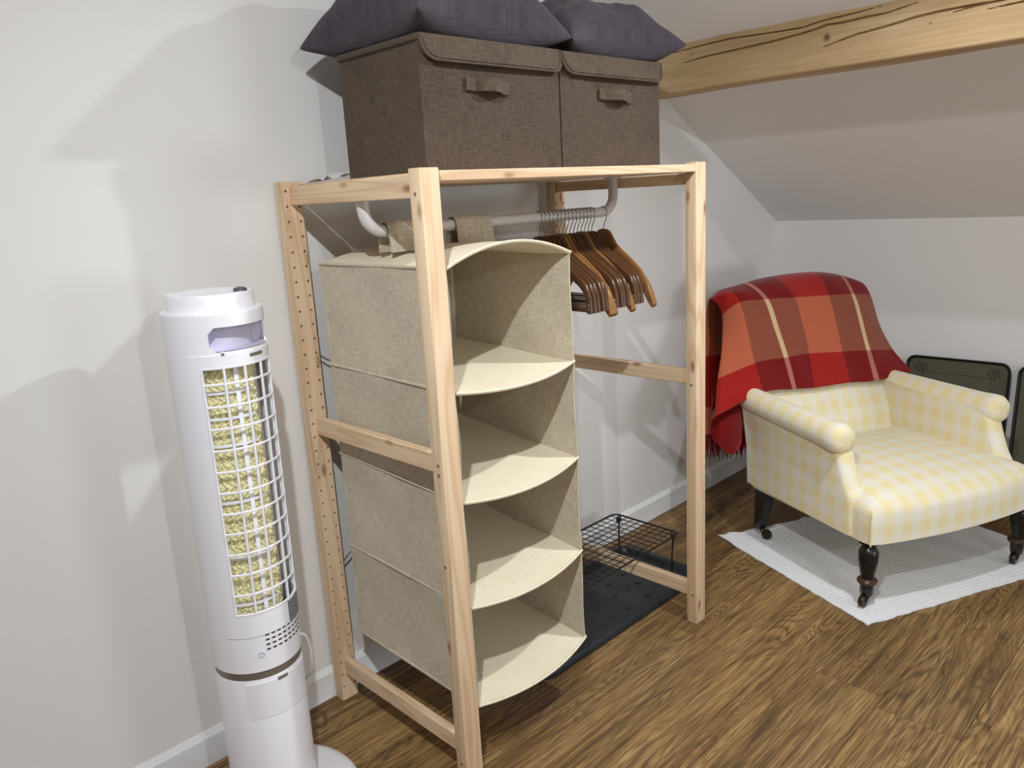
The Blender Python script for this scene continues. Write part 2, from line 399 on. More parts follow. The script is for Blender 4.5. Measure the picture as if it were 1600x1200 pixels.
def base_prof(): return [(0.0, 0.0), (0.0, 0.066), (0.003, 0.070), (0.0085, 0.079), (0.0110, 0.080), (0.0110, 0.0)]
g = G().prism(base_prof(), lambda d, z: (XL, yb(XL)+d, z), lambda d, z: (XR, yb(XR)+d, z)); struct(mk('baseboard_back', g, 'trim', smooth=0))
g = G().prism(base_prof(), lambda d, z: (XR-0.0105+d, YF, z), lambda d, z: (XR-0.0105+d, yb(XR), z)); struct(mk('baseboard_right', g, 'trim', smooth=0))
# floor: slab with laminate boards laid along x
g = G().box(XL, XR, YF, yB, -0.05, -0.0125); fl = struct(mk('floor', g, 'subfloor', smooth=0))
PW, PL = 0.178, 1.285
rows = []; y = -0.500
while y < yB: y += PW
while y > YF: rows.append(y-PW); y -= PW
for ri, y0 in enumerate(sorted(rows)):
    y1 = y0+PW
    ya, yb2 = max(y0, YF)+0.0004, min(y1, yB)-0.0004
    if yb2-ya < 0.01: continue
    off = {True: 0.805, False: 0.0}[abs(y0+0.678) < 0.02] if abs(y0+0.678) < 0.02 else 0.805+(0.43*((ri*7) % 3+1)+0.19*ri) % PL
    x = off
    while x > XL: x -= PL
    while x < XR:
        xa, xb = max(x, XL)+0.0004, min(x+PL, XR)-0.0004
        if xb-xa > 0.03:
            cx, cy = (xa+xb)/2, (ya+yb2)/2
            gg = G().box(xa-cx, xb-cx, ya-cy, yb2-cy, -0.012, 0.0, 0.0007)
            o = mk('floor_board', gg, 'floor', smooth=0); o.location = (cx, cy, 0); o.parent = fl
        x += PL
# roof beam with drying cracks cut into the visible face
BX, BZ0, BZ1 = 1.27, 1.459, 1.593
cracks = [([(0.375, 1.571), (0.313, 1.574), (0.232, 1.578), (0.155, 1.580), (0.043, 1.575), (-0.056, 1.572), (-0.111, 1.579), (-0.189, 1.582), (-0.258, 1.587)], 0.0016),
          ([(0.33, 1.537), (0.242, 1.545), (0.134, 1.548), (0.034, 1.552), (-0.055, 1.558), (-0.095, 1.562), (-0.116, 1.567), (-0.159, 1.565), (-0.219, 1.568), (-0.267, 1.568), (-0.333, 1.577)], 0.0026),
          ([(-0.11, 1.514), (-0.151, 1.523), (-0.191, 1.531), (-0.25, 1.536), (-0.291, 1.540), (-0.336, 1.546), (-0.38, 1.548), (-0.447, 1.549), (-0.509, 1.549)], 0.0026),
          ([(-0.414, 1.540), (-0.465, 1.546), (-0.528, 1.548), (-0.7, 1.553)], 0.0024), ([(-0.491, 1.534), (-0.544, 1.536), (-0.70, 1.541)], 0.0018)]
def crack_depth(y, z):
    d = 0.0
    for pts, wd in cracks:
        if pts[-1][0] <= y <= pts[0][0]:
            for (ya, za), (yc, zc) in zip(pts, pts[1:]):
                if yc <= y <= ya:
                    t = (y-ya)/(yc-ya); zz = za+(zc-za)*t; span = (pts[0][0]-y)/(pts[0][0]-pts[-1][0])
                    ww = wd*min(1, 5*span, 5*(1-span)+0.15)
                    e = abs(z-zz)
                    if e < ww: d = max(d, 0.012*(1-(e/ww)**2))
    return d
ys = [yw(BX)-0.0005-i*0.006 for i in range(206)]+[-1.2, -2.0, YF]
zs = [BZ0+(BZ1-BZ0)*i/100 for i in range(101)]
rowsb = []
for yy in ys:
    r = []
    for i, z in enumerate(zs):
        wob = 0.0016*math.sin(yy*5+z*30)+0.001*math.sin(yy*23+1)
        edge = max(0, 1-(z-BZ0)/0.006)
        r.append((BX+wob+crack_depth(yy, z)+0.004*edge*edge, yy, z))
    sl = lambda x: KZ+(XR-x)*SL
    r += [(BX+0.25, yy, sl(BX+0.25)+0.12), (1.55, yy, sl(1.55)+0.03), (1.482, yy, 1.474+0.0015*math.sin(yy*9)), (1.38, yy, 1.4645)]
    rowsb.append(r)
g = G().grid(rowsb, closed=True)
n0 = len(rowsb[0]); g.f += [tuple(range(n0)), tuple(range((len(rowsb)-1)*n0, len(rowsb)*n0))[::-1]]
bo = mk('roof_beam', g, 'beam', smooth=50)
bo['label'] = 'rough honey-brown oak roof beam with long drying cracks under the sloping ceiling'; bo['category'] = 'beam'
# ================================================================== pine rack
W, D, A, B, H = 0.8913, 0.4968, 0.0434, 0.0317, 1.24
rack = thing('pine_shelf_rack', 'open pine shelving frame with one top shelf and drilled posts by the wall', 'shelf', (W/2, D/2, 0))
def drilled_post(x0):
    g = G().box(x0, x0+A, D-B+0.0003, D, 0, H, 0.0)
    g.v = g.v; g.f = [f for f in g.f if not all(abs(g.v[i][1]-(D-B+0.0003)) < 1e-6 for i in f)]
    yf = D-B; cells_x = [(x0, x0+0.0145, x0+0.0072), (x0+0.0145, x0+A-0.0145, None), (x0+A-0.0145, x0+A, x0+A-0.0072)]
    zed = [0.0]; z = 1.2201
    tops = []
    while z > 0.03: tops.append(z); z -= 0.032
    bounds = [H]+[t-0.016 for t in tops]
    for (xa, xb, hx) in cells_x:
        g.add([(xa, yf, 0), (xb, yf, 0), (xb, yf, bounds[-1]), (xa, yf, bounds[-1])], [(0, 1, 2, 3)])
        for i, t in enumerate(tops):
            za, zb = bounds[i+1], bounds[i]
            if hx is None: g.add([(xa, yf, za), (xb, yf, za), (xb, yf, zb), (xa, yf, zb)], [(0, 1, 2, 3)]); continue
            r = 0.0033; c = [(xa, yf, za), (xb, yf, za), (xb, yf, zb), (xa, yf, zb)]
            ring = [(hx+r*math.cos(2*PI*(j+0.5)/8-PI*0.75), yf, t+r*math.sin(2*PI*(j+0.5)/8-PI*0.75)) for j in range(8)]
            deep = [(p[0], yf+0.014, p[2]) for p in ring]
            vs = c+ring+deep
            fs = []
            # corner q faces ring vertices 2q-1..2q ; side q faces 2q..2q+1
            for q in range(4):
                fs.append((q, 4+(2*q) % 8, 4+(2*q-1) % 8)); fs.append((q, (q+1) % 4, 4+(2*q+1) % 8, 4+(2*q) % 8))
            for j in range(8): fs.append((4+j, 4+(j+1) % 8, 12+(j+1) % 8, 12+j))
            fs.append(tuple(12+j for j in range(8)))
            g.add(vs, fs)
    return g
mk('post', G().box(0, A, 0, B, 0, H, 0.0022, 2), 'pinez', rack)
mk('post', G().box(W-A, W, 0, B, 0, H, 0.0022, 2), 'pinez', rack)
mk('post', drilled_post(0.0), 'pinez', rack, smooth=0)
mk('post', drilled_post(W-A), 'pinez', rack, smooth=0)
for (z0, z1) in ((1.190, 1.2305), (0.681, 0.7205), (0.0675, 0.1065)):
    mk('side_rail', G().box(0.0155, 0.0345, B, D-B, z0, z1, 0.002), 'piney', rack)
for (z0, z1) in ((1.188, 1.2155), (0.681, 0.7205), (0.076, 0.1165)):
    mk('side_rail', G().box(W-0.0345, W-0.0155, B, D-B, z0, z1, 0.002), 'piney', rack)
mk('top_shelf', G().box(0.0475, W-A-0.001, 0.001, 0.490, 1.2165, 1.2348, 0.0015), 'pinex', rack)
for (x, y, z, nx) in ((0, 0.016, 1.197, -1), (0, 0.013, 0.706, -1), (0, 0.013, 0.687, -1), (0, 0.016, 0.5, -1), (0, 0.015, 0.062, -1), (W-A, 0.015, 0.683, -1), (W-A, 0.013, 0.085, -1)):
    gs = G().lathe([(0.0033, 0), (0.0033, 0.0008), (0.0015, 0.0008), (0.001, 0.0002)], n=10)
    gs.v = [(x-p[2], y+p[0], z+p[1]) for p in gs.v]; mk('screw', gs, 'screw', rack)
# ---- clothes rail
ry, rz = 0.235, 1.131
pts = [(0.040, ry, 1.2165), (0.040, ry, 1.180)]+[(0.040+0.045*(1-math.cos(t)), ry, 1.176-0.045*math.sin(t)) for t in [PI/2*i/8 for i in range(9)]]
pts += [(0.3, ry, rz), (0.6, ry, rz)]+[(0.822-0.045*(1-math.cos(t)), ry, 1.176-0.045*math.sin(t)) for t in [PI/2*(8-i)/8 for i in range(9)]]+[(0.822, ry, 1.180), (0.822, ry, 1.2165)]
rail = thing('clothes_rail', 'white bent tube clothes rail fixed under the pine shelf', 'clothes rail', (0.43, ry, 1.13))
mk('rail_tube', G().tube(pts, 0.0125, 14), 'rod', rail, smooth=60)
mk('mounting_flange', G().lathe([(0.012, 1.2120), (0.022, 1.2120), (0.022, 1.2164), (0.012, 1.2164)], 0.822, ry, 20), 'rod', rail)
# ---- hanging linen organiser
org = thing('hanging_organiser', 'beige linen hanging organiser with four open compartments strapped to the rail', 'organiser', (0.235, 0.23, 0.15))
LV = [1.063, 0.828, 0.607, 0.380, 0.155]
LB = [1.066, 0.846, 0.640, 0.414, 0.190]                # the back hangs a little higher
def ox(side, t): return (0.066+(0.046-0.066)*t) if side < 0 else (0.408+0.006*t)  # t: 0 front, 1 back
YFo, YBo = 0.028, 0.425
def lev(i, t): return LV[i]+(LB[i]-LV[i])*t
for side in (-1, 1):
    rws = []; uv = []
    for i in range(4):
        n = 14
        for k_ in range(n+(1 if i == 3 else 0)):
            f = k_/n; r = []
            for j in range(19):
                t = j/18
                z = lev(i, t)+(lev(i+1, t)-lev(i, t))*f
                pinch = math.sin(PI*f)
                x = ox(side, t)-side*(0.007*pinch*(0.4+0.6*math.sin(PI*t))+0.0012*math.sin(9*t+5*i+7*f))
                y = YFo+(YBo-YFo)*t
                if t > 0.8: y -= 0.012*pinch*(t-0.8)/0.2
                if side > 0: x += 0.004*(1-z)
                r.append((x, y, z)); uv.append((y, z))
            rws.append(r)
    g = G().grid(rws); mk('side_panel', g, 'linen', org, smooth=60, uvs=uv, thick=0.003)
    for i in range(5):                                     # piped seams along every level
        if side < 0 or i in (0, 4):
            ps = [(ox(side, t)+side*0.0022+(0.004*(1-lev(i, t)) if side > 0 else 0), YFo+(YBo-YFo)*t, lev(i, t)) for t in [j/16 for j in range(17)]]
            mk('seam', G().tube(ps, 0.0034, 8), 'linen', org)
def shelf_surf(i, sag, bulge):
    rws = []; uv = []
    for j in range(17):
        t = j/16; r = []
        for k_ in range(21):
            f = k_/20; c = 1-(2*f-1)**2
            xr = ox(1, t)+0.004*(1-lev(i, t))
            x = ox(-1, t)+(xr-ox(-1, t))*f
            y = YFo+(YBo-YFo)*t-bulge*c*max(0, 1-t*3)
            z = lev(i, t)+sag*c*(1-0.35*t)+0.0012*math.sin(f*11+i)*math.sin(t*9)
            r.append((x, y, z)); uv.append((x, y))
        rws.append(r)
    return rws, uv
for i in range(5):
    rws, uv = shelf_surf(i, 0.036 if i == 0 else -0.013, 0.0 if i == 0 else 0.022)
    mk('top_panel' if i == 0 else 'shelf_panel', G().grid(rws), 'linen_in', org, smooth=60, uvs=uv, thick=0.004)
    mk('front_piping', G().tube(rws[0], 0.0028, 6), 'linen_in', org)
rws = []; uv = []
for i in range(25):
    z = LB[4]+(LB[0]+0.0-LB[4])*i/24; r = []
    for k_ in range(11):
        f = k_/10; x = ox(-1, 1)+(ox(1, 1)+0.004*(1-z)-ox(-1, 1))*f; zz = z+(0.022*(1-(2*f-1)**2) if i == 24 else 0)
        r.append((x, YBo+0.002+0.004*math.sin(PI*f)*math.sin(i), zz)); uv.append((x, zz))
    rws.append(r)
mk('back_panel', G().grid(rws), 'linen', org, smooth=60, uvs=uv, thick=0.002)
for (xa, xb) in ((0.084, 0.176), (0.262, 0.366)):
    prof = [(ry-0.021, 1.088), (ry-0.020, 1.105)]+[(ry-0.0155*math.cos(t)-0.006*math.cos(t) if False else ry-0.0165*math.cos(t), rz+0.004+0.0145*math.sin(t)) for t in [PI*i/10 for i in range(11)]]+[(ry+0.020, 1.105), (ry+0.021, 1.088)]
    rws = [[(xa+(xb-xa)*f/6, p[0], p[1]) for f in range(7)] for p in prof]
    uv = [(q[0], i*0.012) for i, r in enumerate(rws) for q in r]
    mk('strap', G().grid(rws), 'linen', org, smooth=60, uvs=uv, thick=0.0022)
# ---- hangers
def outline_slim():
    up = [(0, 0.034), (0.012, 0.033), (0.022, 0.027), (0.029, 0.015), (0.038, 0.001), (0.060, -0.014), (0.095, -0.036), (0.130, -0.058), (0.150, -0.073), (0.159, -0.087), (0.164, -0.105), (0.167, -0.142)]
    dn = [(0.152, -0.142), (0.148, -0.108), (0.142, -0.094), (0.128, -0.080), (0.090, -0.056), (0.050, -0.031), (0.0, -0.014)]
    return up+dn[:-1], up, dn
def hanger_body(up, dn, thick_fn, half=1):
    # ring of matched points marching from left tip to right tip
    n = 26
    def along(pl, t):
        L = [0]
        for a, b in zip(pl, pl[1:]): L.append(L[-1]+math.dist(a, b))
        d = t*L[-1]
        for i in range(len(pl)-1):
            if d <= L[i+1]+1e-9:
                f = (d-L[i])/(L[i+1]-L[i]); return (pl[i][0]+(pl[i+1][0]-pl[i][0])*f, pl[i][1]+(pl[i+1][1]-pl[i][1])*f)
        return pl[-1]
    dn2 = dn[::-1]
    rows = []
    ts = [-(i/n) for i in range(n, 0, -1)]+[i/n for i in range(n+1)]
    for t in ts:
        u = along(up, abs(t)); d = along(dn2, abs(t)); s = 1 if t >= 0 else -1
        h = thick_fn(abs(t))/2; q = 0.35
        P = lambda x, a: (x, s*(u[0]+(d[0]-u[0])*a), u[1]+(d[1]-u[1])*a)
        rows.append([P(-h, 0.14), P(-h*0.6, 0.02), P(h*0.6, 0.02), P(h, 0.14), P(h, 0.86), P(h*0.6, 0.98), P(-h*0.6, 0.98), P(-h, 0.86)])
    g = G().grid(rows, closed=True); m = len(rows[0]); g.f += [tuple(range(m)), tuple(range((len(rows)-1)*m, len(rows)*m))[::-1]]
    return g
_, up_s, dn_s = outline_slim()
me_slim = hanger_body(up_s, dn_s, lambda t: 0.0105).mesh('hanger_body', 50)
up_c = [(0, 0.036), (0.013, 0.035), (0.024, 0.028), (0.031, 0.015), (0.045, -0.006), (0.080, -0.030), (0.120, -0.062), (0.150, -0.100), (0.163, -0.130), (0.168, -0.152)]
dn_c = [(0.160, -0.160), (0.148, -0.148), (0.130, -0.120), (0.095, -0.075), (0.050, -0.036), (0.0, -0.018)]
me_cont = hanger_body(up_c, dn_c, lambda t: 0.0105+0.006*max(0, t-0.6)/0.4).mesh('hanger_body', 50)
gb = G().box(-0.004, 0.004, -0.153, 0.153, -0.139, -0.129, 0.001); me_bar = gb.mesh('trouser_bar')
q = G().lathe([(0.0034, 0), (0.0030, 0.0008), (0.0008, 0.0014)], n=8)
me_scr = G().add([(-0.0053-p[2], p[0], p[1]) for p in q.v], q.f).mesh('screw')
hk = [(0, 0, 0.020), (0, 0, 0.050)]+[(0, 0.004-0.010*math.sin(t), 0.050+0.012*t) for t in (0.4, 0.9, 1.4)]
hr = 0.0146; hz0 = 0.0770
hk = [(0, 0, 0.020), (0, 0, 0.038), (0, -0.003, 0.046), (0, -0.0105, 0.060)]+[(0, -hr*math.cos(a), hz0+hr*math.sin(a)) for a in [(-0.35+(PI*1.0+0.35)*i/14) for i in range(15)]]
me_hook = G().tube(hk, 0.0014, 6).mesh('hook', 60)
hx = [0.534, 0.548, 0.562, 0.576, 0.590, 0.604, 0.618, 0.632, 0.646, 0.660, 0.674, 0.688, 0.702, 0.716, 0.730, 0.778]
ordw = ['first', 'second', 'third', 'fourth', 'fifth', 'sixth', 'seventh', 'eighth', 'ninth', 'tenth', 'eleventh', 'twelfth', 'thirteenth', 'fourteenth', 'fifteenth']
contour = (5, 6, 11, 15)
for i, x in enumerate(hx):
    con = i in contour
    if i == 15: lab = 'honey-edged wooden coat hanger hanging apart at the right end of the rail'
    elif con: lab = 'pale-tipped contoured wooden coat hanger, %s along the rail from the organiser' % ordw[i]
    else: lab = 'brown varnished wooden coat hanger with screwed bar, %s along the rail from the organiser' % ordw[i]
    t = thing('coat_hanger', lab, 'hanger', (x, ry, rz-0.0770-0.0005), 0.0, 'wooden hangers on the clothes rail')
    t.rotation_euler = (0, 0, math.radians(-3+2.0*(hsh(i, 3)-0.5)))
    dz = -0.004*hsh(i, 9)
    put('hanger_body', me_cont if con else me_slim, 'hanger2' if con else 'hanger', t, False)
    put('hook', me_hook, 'chrome', t, False)
    if not con:
        put('trouser_bar', me_bar, 'hanger', t, False); 
        for yy in (-0.160, 0.160):
            for zz in (-0.131, -0.122): put('screw', me_scr, 'chrome', t, False, loc=(0, yy, zz))
# ---- storage boxes on the top shelf
def storage_box(x0, x1, y0, y1, zt, label, hx0, hx1):
    z0 = 1.2352
    t = thing('storage_box', label, 'storage box', ((x0+x1)/2, (y0+y1)/2, z0), 0, 'brown fabric storage boxes on the rack')
    rws = []
    prof = [(z0, 0.0), (z0+0.004, 0.0), (z0+0.12, 0.0015), (zt-0.016, 0.0), (zt-0.010, 0.0)]
    def ringpt(z, ins, n=12):
        pts = []
        for (xa, ya, xb, yb_) in ((x0, y0, x1, y0), (x1, y0, x1, y1), (x1, y1, x0, y1), (x0, y1, x0, y0)):
            for k_ in range(n):
                f = k_/n; c = math.sin(PI*f)
                x = xa+(xb-xa)*f; y = ya+(yb_-ya)*f
                cx, cy = (x0+x1)/2, (y0+y1)/2
                if ya == yb_: y += (1 if y < cy else -1)*(0.003*c*math.sin((z-z0)*12)+ins)
                else: x += (1 if x < cx else -1)*(0.003*c*math.sin((z-z0)*12)+ins)
                pts.append((x, y, z))
        return pts
    zz = [z0+(zt-0.012-z0)*i/8 for i in range(9)]
    g = G().grid([ringpt(z, 0.0) for z in zz], closed=True); n = 48
    g.f += [tuple(range(n))[::-1], tuple(range(8*n, 9*n))]
    mk('box_body', g, 'boxcloth', t, smooth=45)
    lid = mk('lid', G().box(x0-0.003, x1+0.001, y0-0.003, y1+0.003, zt-0.0125, zt, 0.003, 2), 'boxcloth', t)
    # front flap with rounded lower corners
    fz0 = zt-0.047; yf = y0-0.0045; rr = 0.034
    pl = [(x0-0.002, zt-0.001), (x0-0.001, fz0+rr+0.006)]+[(x0+rr-rr*math.cos(a), fz0+rr-rr*math.sin(a)) for a in [PI/2*i/7 for i in range(8)]]+[(x1-rr*0.6+rr*0.6*math.sin(a), fz0+rr*0.6-rr*0.6*math.cos(a)) for a in [PI/2*i/7 for i in range(8)]]+[(x1, zt-0.001)]
    lean = lambda z: 0.006*(zt-z)/0.05
    mk('lid_flap', G().prism(pl, lambda x, z: (x, yf-0.0035-lean(z), z), lambda x, z: (x, yf+0.0015-lean(z)*0.6, z)), 'boxtrim', lid)
    ed = [(p[0]+(0.005 if p[0] < (x0+x1)/2 else -0.005), yf-0.0042-lean(p[1]), p[1]+(0.005 if p[1] < zt-0.01 else 0)) for p in pl]
    mk('flap_stitching', G().tube(ed, 0.0009, 5), 'boxcloth', lid)
    mk('lid_seam', G().tube([(x0-0.0033, y0, zt-0.0125), (x0-0.0033, y1, zt-0.0125)], 0.0009, 5), 'black', lid)
    # fabric handle strap
    hz, hh = 1.3945, 0.0125
    rws = []
    for i in range(21):
        f = i/20; x = hx0+(hx1-hx0)*f
        bulge = 0.0
        if 0.2 < f < 0.82: bulge = 0.019*math.sin(PI*(f-0.2)/0.62)**0.7
        zc = hz-0.005*(f-0.5)
        rws.append([(x, y0-0.003-bulge, zc-hh), (x, y0-0.0055-bulge, zc-hh*0.9), (x, y0-0.0055-bulge, zc+hh*0.9), (x, y0-0.003-bulge, zc+hh), (x, y0-0.0015-bulge, zc)])
    g = G().grid(rws, closed=True); g.f += [tuple(range(5)), tuple(range(100, 105))[::-1]]
    hd = mk('handle', g, 'boxtrim', t, smooth=50)
    return t
storage_box(0.098, 0.4735, 0.100, 0.355, 1.4785, 'larger-looking brown fabric storage box at the left end of the pine shelf', 0.206, 0.320)
storage_box(0.4825, 0.846, 0.104, 0.357, 1.4785, 'brown fabric storage box at the right end of the pine shelf', 0.610, 0.728)
# ---- cushions on the boxes
def cushion(name, label, cx, cy, hx_, hy_, zb, ht, rot, tips, seed, sag=0.0):
    n = 40; top = []; bot = []; uvs = []
    def pt(u, v, s):
        e = (1-abs(u)**2.6)*(1-abs(v)**2.6); e = max(e, 0)
        prof = e**0.40
        pin = 1-0.06*(1-abs(v)**1.5)*abs(u)**6
        piv = 1-0.06*(1-abs(u)**1.5)*abs(v)**6
        x = u*hx_*(1-0.055*(math.cos(v*PI/2))*abs(u)**4); y = v*hy_*(1-0.055*(math.cos(u*PI/2))*abs(v)**4)
        corner = (abs(u)*abs(v))**5
        x += math.copysign(0.018*corner, u); y += math.copysign(0.018*corner, v)
        wr = 0.007*math.sin(5*u+3*v+seed)*math.sin(4*v-2*u+seed*2)+0.004*math.sin(15*u*v+6*u+seed)+0.0012*math.sin(23*u+9*v*v+seed)+0.001*math.sin(31*v+8*u*u+seed)
        fold = 0.003*math.sin(10*math.atan2(v, u)+seed)*((abs(u)**4+abs(v)**4)/2)
        cor = (abs(u)*abs(v))**3
        seam = 0.046-0.026*cor+tips.get((1 if u > 0 else -1, 1 if v > 0 else -1), 0)*cor
        if s > 0: z = seam+ht*prof+(wr+fold)*min(1, e*3)
        else: z = max(seam-0.046*min(1, prof*1.7), 0.0006)
        a = math.radians(rot); 
        return (cx+x*math.cos(a)-y*math.sin(a), cy+x*math.sin(a)+y*math.cos(a), zb+z)
    us = [math.sin(PI/2*(-1+2*i/n)) for i in range(n+1)]
    g = G(); top = [[pt(u, v, 1) for u in us] for v in us]; bot = [[pt(u, v, -1) for u in us] for v in us]
    g.grid(top); g.grid([r[::-1] for r in bot])
    uv = [(u*hx_, v*hy_) for v in us for u in us]+[(u*hx_, v*hy_) for v in us for u in us[::-1]]
    o = put(name, g.mesh(name, 80, uvs=uv), 'pillow')
    return tag(o, label, 'cushion', 'dark cushions on the storage boxes')
cushion('cushion', 'dark plum-grey cushion on the left storage box, its corner jutting past the box', 0.273, 0.250, 0.192, 0.168, 1.479, 0.118, 2, {(-1, 1): 0.0, (-1, -1): 0.01}, 1.3)
cushion('cushion', 'dark plum-grey cushion on the right storage box, nearer the roof beam', 0.702, 0.252, 0.185, 0.168, 1.479, 0.095, -2, {(1, -1): 0.018}, 4.1)
# ---- white paper behind the left box
rws = [[(0.050+0.012*i, 0.385+0.016*j, 1.2352+0.003+0.0016*i+0.006*hsh(i, j)+0.004*math.sin(i*1.7+j)) for i in range(9)] for j in range(6)]
tag(mk('paper_sheet', G().grid(rws), 'paper', smooth=60, thick=0.0012), 'crumpled white paper lying on the pine shelf behind the left storage box', 'paper')
# ---- cord behind organiser
cp = spline([(0.052, 0.489, 0.860), (0.070, 0.486, 0.846), (0.105, 0.480, 0.822), (0.150, 0.478, 0.78), (0.170, 0.480, 0.62), (0.150, 0.478, 0.45), (0.100, 0.482, 0.382), (0.072, 0.486, 0.358), (0.052, 0.489, 0.340)], 6)
tag(mk('loose_string', G().tube(cp, 0.0018, 6), 'cordg', smooth=60), 'thin grey cord hanging between the drilled left post and the linen organiser', 'cord')
# ================================================================== boot tray and wire shelf under the rack
bt = thing('boot_tray', 'dark slate plastic boot tray with raised rim on the floor under the hangers', 'tray', (0.74, 0.295, 0))
def rrect(x0, x1, y0, y1, r, n=6):
    pts = []
    for cx, cy, a0 in ((x1-r, y1-r, 0), (x0+r, y1-r, 90), (x0+r, y0+r, 180), (x1-r, y0+r, 270)):
        for i in range(n+1):
            a = math.radians(a0+90*i/n); pts.append((cx+r*math.cos(a), cy+r*math.sin(a)))
    return pts
X0, X1, Y0, Y1 = 0.372, 1.105, 0.132, 0.452
prof = [(0.0, 0.0005), (0.0, 0.016), (0.004, 0.022), (0.016, 0.022), (0.022, 0.017), (0.028, 0.006)]
rws = [[(x, y, z) for x, y in rrect(X0+d, X1-d, Y0+d, Y1-d, max(0.045-d, 0.015))] for d, z in prof]
g = G().grid(rws, closed=True); n = len(rws[0]); g.f += [tuple(range(n))[::-1], tuple(range(5*n, 6*n))]
mk('tray_body', g, 'boot', bt, smooth=35)
for i in range(9):
    for j in range(3):
        a = hsh(i, j)*6; cx, cy = 0.46+i*0.068+0.02*hsh(j, i), 0.185+j*0.07+0.02*hsh(i, j, 2)
        ps = [(cx+0.014*math.cos(a+t), cy+0.014*math.sin(a+t), 0.0066) for t in [0.25*q for q in range(8)]]
        mk('tread_rib', G().tube(ps, 0.0016, 5), 'boot', bt)
ws = thing('wire_shelf', 'black wire grid shelf on folding legs standing on the boot tray', 'shelf', (0.81, 0.335, 0.006))
wx0, wx1, wy0, wy1, wz = 0.55, 1.062, 0.196, 0.449, 0.1425
fr = [(x, y, wz) for x, y in rrect(wx0, wx1, wy0, wy1, 0.025)]
mk('wire_frame', G().tube(fr, 0.0030, 8, closed=True), 'wire', ws)
nx, ny = 19, 10
mw_y = G().tube([(0, wy0+0.0015, 0), (0, wy1-0.0015, 0)], 0.0014, 6).mesh('cross_wire'); mw_x = G().tube([(wx0+0.0015, 0, 0), (wx1-0.0015, 0, 0)], 0.0014, 6).mesh('long_wire')
for i in range(1, nx):
    o = put('cross_wire', mw_y, 'wire', ws, True); o.location = (wx0+(wx1-wx0)*i/nx, 0, wz+0.0012)
for j in range(1, ny):
    o = put('long_wire', mw_x, 'wire', ws, True); o.location = (0, wy0+(wy1-wy0)*j/ny, wz-0.0012)
for (x, dx) in ((wx1-0.018, -0.004), (wx0+0.02, 0.004)):
    ya, yb_ = wy0+0.012, wy1-0.03
    ps = spline([(x, ya, wz-0.004), (x+dx, ya+0.002, 0.075), (x+dx, ya+0.004, 0.0088)], 4)
    mk('leg', G().tube(ps, 0.0028, 8), 'wire', ws)
    ps = [(x, yb_, wz-0.004), (x+dx, yb_-0.002, 0.0088)]
    mk('leg', G().tube(ps, 0.0028, 8), 'wire', ws)
    for yy in (ya, yb_): mk('leg_clip', G().box(x-0.008, x+0.008, yy-0.007, yy+0.007, wz-0.016, wz+0.003, 0.003), 'wire', ws)
# ================================================================== tower fan
FX, FY = -0.2775, 0.2775
fan = thing('tower_fan', 'tall white tower air cooler with a grille over its yellow cooling pad', 'fan', (FX, FY, 0))
fan.matrix_basis = Matrix.Translation((FX, FY, 0)) @ Matrix.Rotation(math.radians(0.5), 4, Vector((0.69, 0.72, 0)))
VA = math.radians(-113.456)
def cp_(r, th, z): a = VA+math.radians(th); return (r*math.cos(a), r*math.sin(a), z)
def patch(r, ths, zs_, skip=None):
    g = G(); ix = {}
    for i, z in enumerate(zs_):
        for j, th in enumerate(ths): ix[i, j] = len(g.v); g.v.append(cp_(r(z) if callable(r) else r, th, z))
    for i in range(len(zs_)-1):
        for j in range(len(ths)-1):
            if skip and skip((ths[j]+ths[j+1])/2, (zs_[i]+zs_[i+1])/2): continue
            g.f.append((ix[i, j], ix[i, j+1], ix[i+1, j+1], ix[i+1, j]))
    return g
def fr_(a, b, st): n = int(round((b-a)/st)); return [a+(b-a)*i/n for i in range(n+1)]
def fmk(name, g, mat, par=None, **kw): return mk(name, g, mat, par or fan, False, **kw)
fmk('base_plate', G().lathe([(0.168, 0.0005), (0.168, 0.006), (0.164, 0.011), (0.150, 0.015), (0.100, 0.021), (0.092, 0.024)], n=64), 'fan', smooth=40)
fmk('lower_column', G().lathe([(0.092, 0.022), (0.086, 0.034), (0.0825, 0.055), (0.082, 0.12), (0.082, 0.333), (0.0812, 0.3355)], n=64), 'fan', smooth=40)
fmk('metal_band', G().lathe([(0.0808, 0.334), (0.0808, 0.352)], n=64), 'band')
RU = lambda z: 0.0826+0.0032*(z-0.352)/0.67
ths = fr_(-20, 340, 2); zup = [0.3515, 0.354, 0.42, 0.471, 0.6, 0.75, 0.93]+fr_(0.9565, 0.9985, 0.003)+[1.003, 1.0195]
def inwin(t, z): return (-20 < t < 100 and 0.471 < z < 0.93)
def inhan(t, z):
    x = max(abs((t-46)*0.0015)-(54*0.0015-0.019), 0); y_ = max(abs(z-0.9775)-0.002, 0)
    return math.hypot(x, y_) < 0.0195
g = patch(RU, ths, zup, lambda t, z: inwin(t, z) or inhan(t, z))
b = bmesh.new(); [b.verts.new(p) for p in g.v]; b.verts.ensure_lookup_table(); [b.faces.new([b.verts[i] for i in f]) for f in g.f]
bmesh.ops.remove_doubles(b, verts=b.verts[:], dist=1e-5); g2 = G().bm(b); b.free()
fmk('upper_body', g2, 'fan', smooth=40, thick=0.0035)
fmk('top_rim', G().lathe([(0.0859, 1.0195), (0.0850, 1.0225), (0.0745, 1.0235), (0.0745, 1.018)], n=64, cap=False), 'fan')
cap = fmk('control_cap', G().lathe([(0.0745, 1.02), (0.0738, 1.047), (0.0715, 1.0515), (0.064, 1.0525), (0.05, 1.0505)], n=64), 'fan', smooth=40)
